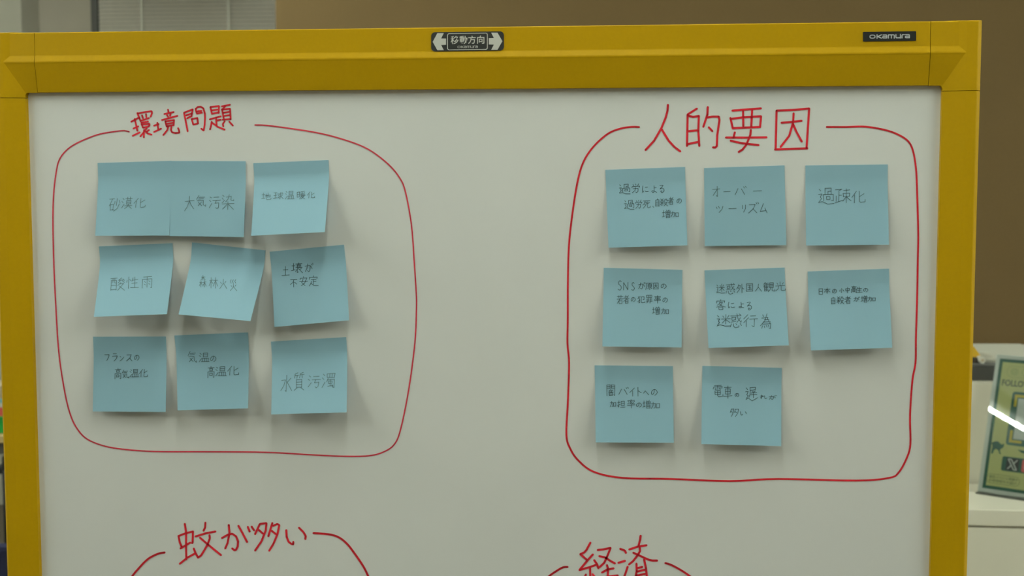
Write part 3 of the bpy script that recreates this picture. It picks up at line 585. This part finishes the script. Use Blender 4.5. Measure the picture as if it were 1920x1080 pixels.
# ------------------------------------------------------------------ right: counter, cabinet and what stands on them
HT = 1.0
ct = tag(empty('counter', (1.7, 1.7, 0)), 'white laminate counter behind the right edge of the whiteboard', 'counter')
CX0, CX1, CY0, CY1 = 0.62, 3.0, 1.396, 1.63
box('countertop', M['laminate'], CX0, CY0, HT - 0.034, CX1, CY1 + 0.0, HT, ct, 0.002)
box('body', M['laminate'], CX0 + 0.01, CY0 + 0.012, 0.06, CX1 - 0.01, CY1 - 0.005, HT - 0.034, ct)
for i in range(3):
    x0 = CX0 + 0.012 + i * 0.788
    d = box('front_panel', M['laminate'], x0, CY0 + 0.002, 0.07, x0 + 0.784, CY0 + 0.012, HT - 0.0385, ct, 0.001)
box('plinth', M['steel'], CX0 + 0.03, CY0 + 0.04, 0, CX1 - 0.03, CY1 - 0.01, 0.06, ct)
cb = tag(empty('cabinet', (1.8, 1.9, 0)), 'tall white cabinet standing against the back of the counter', 'cabinet')
HCab = at_y(1840, 718, 1.64).z
box('carcass', M['laminate'], 0.60, 1.65, 0.0, 3.0, 2.10, HCab, cb, 0.002)
for i in range(3):
    box('back_board', M['laminate'], 0.602 + i * 0.8, 1.64, 0.02, 0.602 + i * 0.8 + 0.796, 1.65, HCab - 0.001, cb)
# black flat case on the cabinet
pA = at_y(1870, 718, 1.66); zc = HCab; hcase = at_y(1840, 681, 1.68).z - zc
cs = tag(empty('document_case', (0.93, 1.82, zc)), 'flat black case with a pale rim lying on the tall white cabinet', 'case')
box('shell', M['blackbox'], 0.70, 1.672, zc, 1.02, 1.95, zc + hcase - 0.005, cs, 0.003)
box('rim', M['steel'], 0.698, 1.67, zc + hcase - 0.005, 1.022, 1.952, zc + hcase, cs, 0.001)
zt = zc + hcase
pp_ = at_y(1852, 676, 1.68)
tg = tag(empty('paper_pile', (0.95, 1.83, zt)), 'loose pile of white and cream papers on the black case', 'papers')
for i in range(7):
    T = Matrix.Translation((1.005 + random.uniform(-.008, .008), 1.84 + random.uniform(-.01, .01), zt + 0.0012 * i)) @ Matrix.Rotation(random.uniform(-.08, .08) + 0.1, 4, 'Z')
    MB().box(-0.105, -0.14, 0.0001, 0.105, 0.14, 0.0011, T).build('sheet', M['paper'] if i % 2 == 0 else M['paperold'], tg)
# dark book with a folded yellow card standing on it
bx = at_y(1826, 672, 1.70)
bk = tag(empty('book', (bx.x - 0.03, 1.73, zt)), 'dark brown book on the black case, beneath the yellow folded card', 'book')
bk_x1 = at_y(1837, 672, 1.69).x
box('cover', mat('dark_brown_cover', (0.06, 0.045, 0.03), 0.6), bk_x1 - 0.14, 1.685, zt, bk_x1, 1.83, zt + 0.011, bk, 0.001)
zk = zt + 0.011
ap = at_y(1822, 648, 1.72); rb = at_y(1841, 667, 1.70)
zr = 0.5 * (ap.z + ap.z)
yc = MB(); wd = rb.x - ap.x
yc.prism([(ap.x - wd, 1.70, zk), (ap.x, 1.70, ap.z), (rb.x, 1.70, zk)], (0, 0.10, 0))
yco = yc.build('folded_card', M['ylwpaper'], None, (ap.x, 1.75, zk)); tag(yco, 'yellow card folded into a tent on the dark book', 'card')
# small white roll of paper beside it
rp = at_y(1842, 673.5, 1.69)
rl = tag(empty('tape_roll', (rp.x, 1.70, zt)), 'small white roll beside the yellow card on the black case', 'roll')
MB().tube([(rp.x - 0.004, 1.675, zt + 0.0075), (rp.x - 0.004, 1.70, zt + 0.0075)], 0.0075, 16).build('roll', M['paper'], rl)
MB().tube([(rp.x - 0.004, 1.673, zt + 0.0075), (rp.x - 0.004, 1.702, zt + 0.0075)], 0.003, 12).build('core', M['cardboard'], rl)

# poster in a leaning clear sign holder
PY, PL, PH, PW = 0.60, 0.315, 0.297, 0.21
v = ray(1834, 920); B0 = CAM + v * ((HT + 0.0045 - CAM.z) / v.z)
prt = Vector((math.cos(PY), -math.sin(PY), 0)); pbk = Vector((math.sin(PY), math.cos(PY), 0))
pup = Vector((0, 0, 1)) * math.cos(PL) + pbk * math.sin(PL)
pn = prt.cross(pup).normalized()
if pn.y > 0: pn = -pn
def pos(a, b, lift=0.0): return B0 + prt * a + pup * b + pn * lift
def pix(px, py):
    r_ = ray(px, py); t = ((B0 - CAM).dot(pn)) / r_.dot(pn); d = CAM + r_ * t - B0
    return d.dot(prt), d.dot(pup)
po = tag(empty('poster', tuple(B0 + prt * PW / 2)), 'lime green poster with a dark green border in the clear sign holder', 'poster')
def pl(name, m, a0, b0, a1, b1, lf, parent=po, r=0.0):
    pts = round_rect(a0, b0, a1, b1, r) if r else [(a0, b0), (a1, b0), (a1, b1), (a0, b1)]
    return MB().prism([pos(a, b, lf) for a, b in pts], pn * -0.00012).build(name, m, parent)
pl('sheet', M['pwhite'], 0, 0, PW, PH, 0.0)
pl('border', M['pgreen'], 0.0075, 0.0075, PW - 0.0075, PH - 0.0075, 0.00015)
pl('field', M['plime'], 0.0145, 0.0145, PW - 0.0145, PH - 0.0145, 0.0003)
# panel with corner brackets around the plain white card (the code itself is left out)
a0, b1 = pix(1899, 734); a1_, b0 = pix(1888, 834)
PA = min(a0, a1_); 
pan = pl('panel', M['pgreen'], PA, b0, PW - PA, b1, 0.00045, po, 0.006)
ia, ib = PA + 0.006, 0.006
pl('card', M['pwhite'], PA + 0.014, b0 + 0.014, PW - PA - 0.014, b1 - 0.014, 0.0006, pan)
for ax_, sx in ((PA + ia * 0 + 0.006, 1), (PW - PA - 0.006, -1)):
    for bz, sz in ((b0 + 0.006, 1), (b1 - 0.006, -1)):
        ym = MB(); ym.prism([pos(ax_ + sx * a, bz + sz * b, 0.0006) for a, b in ((0, 0), (0.026, 0), (0.026, 0.0055), (0.0055, 0.0055), (0.0055, 0.026), (0, 0.026))], pn * -0.0001)
        ym.build('corner_bracket', M['pyellow'], pan)
def pput(lf): return lambda a, b: pos(a, b, lf)
tm = MB(); f0 = pix(1878, 724); f1 = pix(1920, 714)
ha = f0[0]; top_b = pix(1880, 711)[1]; bot_b = pix(1880, 723)[1]
text_mesh(tm, 'FOLLOW', lambda a, b: pos(a, -b, 0.0005), ha, -top_b, pix(1933, 728)[0], -bot_b, 0.03)
tm.build('heading', M['pdark'], po)
ov = MB(); oa = pix(1888, 697); ob = pix(1900, 686)[1]; oc = pix(1893, 707)[1]
rr = round_rect(oa[0], oc, PW - oa[0], ob, (ob - oc) * 0.49); n = len(rr)
ri = round_rect(oa[0] + 0.0012, oc + 0.0012, PW - oa[0] - 0.0012, ob - 0.0012, (ob - oc) * 0.49 - 0.0012)
ov.add([pos(*p, 0.0005) for p in rr + ri], [(i, (i + 1) % n, n + (i + 1) % n, n + i) for i in range(n)])
ov.build('oval_outline', M['pfaint'], po)
tm = MB(); h0, h1 = -ob + 0.0045, -oc - 0.0045
text_mesh(tm, '@', lambda a, b: pos(a, -b, 0.0005), oa[0] + 0.008, h0, oa[0] + 0.025, h1, 0.02)
text_mesh(tm, 'G', lambda a, b: pos(a, -b, 0.0005), oa[0] + 0.031, h0, oa[0] + 0.043, h1, 0.0)
tm.build('handle_lettering', M['pfaint'], po)
zc_ = lambda x, y: pix(1820 + x / 5.4, 740 + y / 5.4)
cat = MB()
body = [(225, 482), (250, 470), (280, 474), (300, 494), (318, 508), (330, 496), (342, 503), (333, 530), (318, 545), (302, 552), (296, 575), (310, 604), (292, 600), (279, 562), (252, 548), (236, 566), (222, 600), (207, 592), (214, 556), (222, 525), (216, 498)]
cat.prism([pos(*zc_(*p), 0.0005) for p in body], pn * -0.0001)
for a, b in zip([(224, 486), (206, 488), (194, 506), (192, 530)], [(206, 488), (194, 506), (192, 530), (200, 556)]):
    A_, B_ = zc_(*a), zc_(*b); d = Vector((B_[0] - A_[0], B_[1] - A_[1])); nn = Vector((-d.y, d.x)).normalized() * 0.0009
    cat.add([pos(A_[0] + nn.x, A_[1] + nn.y, 0.0005), pos(A_[0] - nn.x, A_[1] - nn.y, 0.0005), pos(B_[0] - nn.x, B_[1] - nn.y, 0.0005), pos(B_[0] + nn.x, B_[1] + nn.y, 0.0005)], [(0, 1, 2, 3)])
cat.build('cat_silhouette', M['pgreen'], po)
cat2 = MB(); cat2.prism([pos(*zc_(*p), 0.0005) for p in [(475, 556), (500, 562), (560, 570), (610, 590), (560, 600), (520, 590), (500, 578)]], pn * -0.0001)
cat2.build('bird_silhouette', M['pgreen'], po)
# row of icons
i0 = zc_(325, 620); i1 = zc_(312, 768); sa = min(i0[0], i1[0]) 
strip = pl('icon_strip', M['pgreen'], sa, i1[1] + 0.0, PW - sa, i0[1], 0.00045, po, 0.004)
x0p, x1p = zc_(360, 700)[0], zc_(490, 710)[0]
side_ = x1p - x0p; cb_ = 0.5 * (i0[1] + i1[1]); hs = min(side_, abs(i0[1] - i1[1]) * 0.96) / 2
ic = pl('icon_tile', M['pblack'], x0p, cb_ - hs, x0p + 2 * hs, cb_ + hs, 0.0006, strip)
xm = MB(); g_ = lambda x, y: (x0p + x * 2 * hs, cb_ + hs - y * 2 * hs)
def bar(mb, A_, B_, h_, lf):
    d = Vector((B_[0] - A_[0], B_[1] - A_[1])); nn = Vector((-d.y, d.x)).normalized() * h_
    mb.add([pos(A_[0] + nn.x, A_[1] + nn.y, lf), pos(A_[0] - nn.x, A_[1] - nn.y, lf), pos(B_[0] - nn.x, B_[1] - nn.y, lf), pos(B_[0] + nn.x, B_[1] + nn.y, lf)], [(0, 1, 2, 3)])
for p, q_ in (((.12, .1), (.62, .9)), ((.36, .1), (.86, .9)), ((.12, .1), (.36, .1)), ((.62, .9), (.86, .9)), ((.84, .1), (.56, .45)), ((.42, .56), (.14, .9))):
    bar(xm, g_(*p), g_(*q_), 0.0011, 0.0007)
xm.build('cross_logo', M['pwhite'], ic)
i2 = x0p + 2 * hs + 0.006
ic2 = pl('icon_tile', M['ppink'], i2, cb_ - hs, i2 + 2 * hs, cb_ + hs, 0.0006, strip, 0.003)
rm = MB(); rr = round_rect(i2 + hs * 0.4, cb_ - hs * 0.6, i2 + hs * 1.6, cb_ + hs * 0.6, hs * 0.3); ri = round_rect(i2 + hs * 0.52, cb_ - hs * 0.48, i2 + hs * 1.48, cb_ + hs * 0.48, hs * 0.22); n = len(rr)
rm.add([pos(*p, 0.0007) for p in rr + ri], [(i, (i + 1) % n, n + (i + 1) % n, n + i) for i in range(n)])
rm.build('icon_outline', M['pwhite'], ic2)
# small two line caption in an outline
t0 = zc_(165, 800); t1 = zc_(150, 895)
ca0, ca1, cbt, cbb = zc_(162, 840)[0], zc_(497, 880)[0], zc_(180, 795)[1], zc_(170, 890)[1]
om = MB(); rr = round_rect(ca0, cbb, ca1, cbt, (cbt - cbb) * 0.45); ri = round_rect(ca0 + 0.0006, cbb + 0.0006, ca1 - 0.0006, cbt - 0.0006, (cbt - cbb) * 0.45 - 0.0006); n = len(rr)
om.add([pos(*p, 0.0005) for p in rr + ri], [(i, (i + 1) % n, n + (i + 1) % n, n + i) for i in range(n)])
om.build('caption_outline', M['pdark'], po)
tm = MB(); hh = (cbt - cbb)
text_mesh(tm, '最新イベント情報や', lambda a, b: pos(a, -b, 0.0005), ca0 + 0.005, -cbt + hh * 0.16, ca1 - 0.004, -cbt + hh * 0.46, 0.0)
text_mesh(tm, 'お得情報をお届け', lambda a, b: pos(a, -b, 0.0005), ca0 + 0.005, -cbt + hh * 0.54, ca1 - 0.006, -cbt + hh * 0.84, 0.0)
tm.build('caption', M['pdark'], po)
sh = tag(empty('sign_holder', tuple(B0 + prt * PW / 2 - Vector((0, 0, 0.0045)))), 'clear acrylic sign holder leaning on the counter, a lamp streak across it', 'sign holder')
fp = MB(); fp.prism([pos(a, b, 0.0022) for a, b in ((-0.001, -0.003), (PW + 0.001, -0.003), (PW + 0.001, PH + 0.001), (-0.001, PH + 0.001))], pn * -0.001)
fp.build('front_sheet', M['acrylic'], sh)
bs = MB(); bs.prism([pos(a, b, -0.002) for a, b in ((-0.001, -0.0044), (PW + 0.001, -0.0044), (PW + 0.001, PH + 0.001), (-0.001, PH + 0.001))], pn * -0.0018)
bs.build('back_sheet', M['pwhite'], sh)
ff = MB(); e0 = B0 - Vector((0, 0, 0.0045))
q0, q1 = e0 - prt * 0.001 - pbk * 0.012, e0 + prt * (PW + 0.001) - pbk * 0.012
ff.prism([q0 + Vector((0, 0, 0.0002)), q1 + Vector((0, 0, 0.0002)), q1 + pbk * 0.075 + Vector((0, 0, 0.0002)), q0 + pbk * 0.075 + Vector((0, 0, 0.0002))], (0, 0, 0.0024))
ff.build('foot', M['acrylic'], sh)

# ------------------------------------------------------------------ left: table with a stack of things, two chairs
tb = tag(empty('table', (-2.1, 3.4, 0)), 'pale wooden table seen past the left edge of the whiteboard', 'table')
yT = 3.18; zT = at_y(4, 815, yT + 0.1).z; zTop = at_y(4, 817, yT).z
box('tabletop', M['wood'], -2.75, yT, zTop - 0.028, -1.45, yT + 0.6, zTop, tb, 0.003)
box('apron', M['steel'], -2.70, yT + 0.03, zTop - 0.075, -1.50, yT + 0.06, zTop - 0.028, tb)
for lx in (-2.71, -1.53):
    for ly in (yT + 0.03, yT + 0.53):
        box('leg', M['steel'], lx, ly, 0, lx + 0.04, ly + 0.04, zTop - 0.028, tb)
xs0 = at_y(-30, 800, yT + 0.05).x; xs1 = at_y(22, 800, yT + 0.05).x; yS = yT + 0.04
gz = at_y(4, 781, yS).z
gb = tag(empty('storage_box', ((xs0 + xs1) / 2, yS + 0.1, zTop)), 'green plastic box at the bottom of the stack on the wooden table', 'box')
box('body', M['green'], xs0, yS, zTop, xs1, yS + 0.16, zTop + (gz - zTop) * 0.78, gb, 0.004)
box('lid', M['green'], xs0 - 0.003, yS - 0.003, zTop + (gz - zTop) * 0.78, xs1 + 0.003, yS + 0.163, gz, gb, 0.003)
zz = gz
for nm, mt, yt, lb in (('book', 'bookred', 764, 'red covered book lying on the green box'), ('notebook', 'paper', 756, 'white notebook lying on the red book'), ('book', 'bookteal', 748.5, 'teal covered book lying on the white notebook')):
    z1 = at_y(4, yt, yS).z
    b_ = tag(empty(nm, ((xs0 + xs1) / 2, yS + 0.08, zz)), lb, 'book')
    box('cover', M[mt], xs0 + 0.001, yS + 0.001, zz, xs1 - 0.001, yS + 0.15, z1, b_, 0.001)
    box('pages', M['paper'], xs1 - 0.0012, yS + 0.004, zz + 0.002, xs1 + 0.0006, yS + 0.146, z1 - 0.002, b_)
    zz = z1
z1 = at_y(4, 724, yS).z
cbx = tag(empty('cardboard_box', ((xs0 + xs1) / 2, yS + 0.08, zz)), 'beige cardboard box on top of the stack of books', 'box')
box('body', M['cardboard'], xs0 + 0.004, yS + 0.006, zz, xs1 - 0.004, yS + 0.14, z1, cbx, 0.002)
box('tape', M['paperold'], (xs0 + xs1) / 2 - 0.012, yS + 0.0055, z1 - 0.02, (xs0 + xs1) / 2 + 0.012, yS + 0.14, z1 + 0.0004, cbx)
def chair(label, x, y, zback, fabric, frame, rot=0.0, arms=False, armz=0.68):
    t = tag(empty('chair', (x, y, 0)), label, 'chair')
    R_ = Matrix.Translation((x, y, 0)) @ Matrix.Rotation(rot, 4, 'Z')
    def bb(name, m, *a, bevel=0.0): return MB().box(*a, R_).build(name, m, t, bevel=bevel)
    bb('seat', fabric, -0.23, -0.22, 0.42, 0.23, 0.22, 0.47, bevel=0.015)
    bb('backrest', fabric, -0.22, -0.245, 0.52, 0.22, -0.205, zback, bevel=0.012)
    for sx in (-1, 1):
        MB().tube([R_ @ Vector((sx * 0.2, -0.2, 0.42)), R_ @ Vector((sx * 0.2, -0.25, 0.5)), R_ @ Vector((sx * 0.2, -0.252, zback - 0.05))], 0.011, 8).build('back_post', frame, t, smooth=True)
        for sy_ in (-1, 1):
            MB().tube([R_ @ Vector((sx * 0.2, sy_ * 0.19, 0.42)), R_ @ Vector((sx * 0.22, sy_ * 0.22, 0.0))], 0.011, 8).build('leg', frame, t, smooth=True)
        if arms:
            a_ = MB().tube([R_ @ Vector((sx * 0.235, 0.12, 0.44)), R_ @ Vector((sx * 0.27, 0.02, armz - 0.02))], 0.008, 8).build('arm_post', frame, t, smooth=True)
            bb('armrest', frame, sx * 0.27 - 0.025, -0.16, armz - 0.025, sx * 0.27 + 0.025, 0.14, armz, bevel=0.01)
    return t
pz = at_y(4, 1021, 1.75)
chair('navy upholstered chair close behind the lower left of the whiteboard', pz.x - 0.12, pz.y + 0.23, pz.z, M['navy'], M['black'])
ar = at_y(9, 890, 2.72)
chair('black chair with armrests between the navy chair and the table', ar.x - 0.02 + 0.27, ar.y + 0.16, 0.80, M['black'], M['black'], 0.0, True, at_y(6, 876, 2.72).z)

for o in bpy.data.objects:
    if '_o' in o: del o['_o']
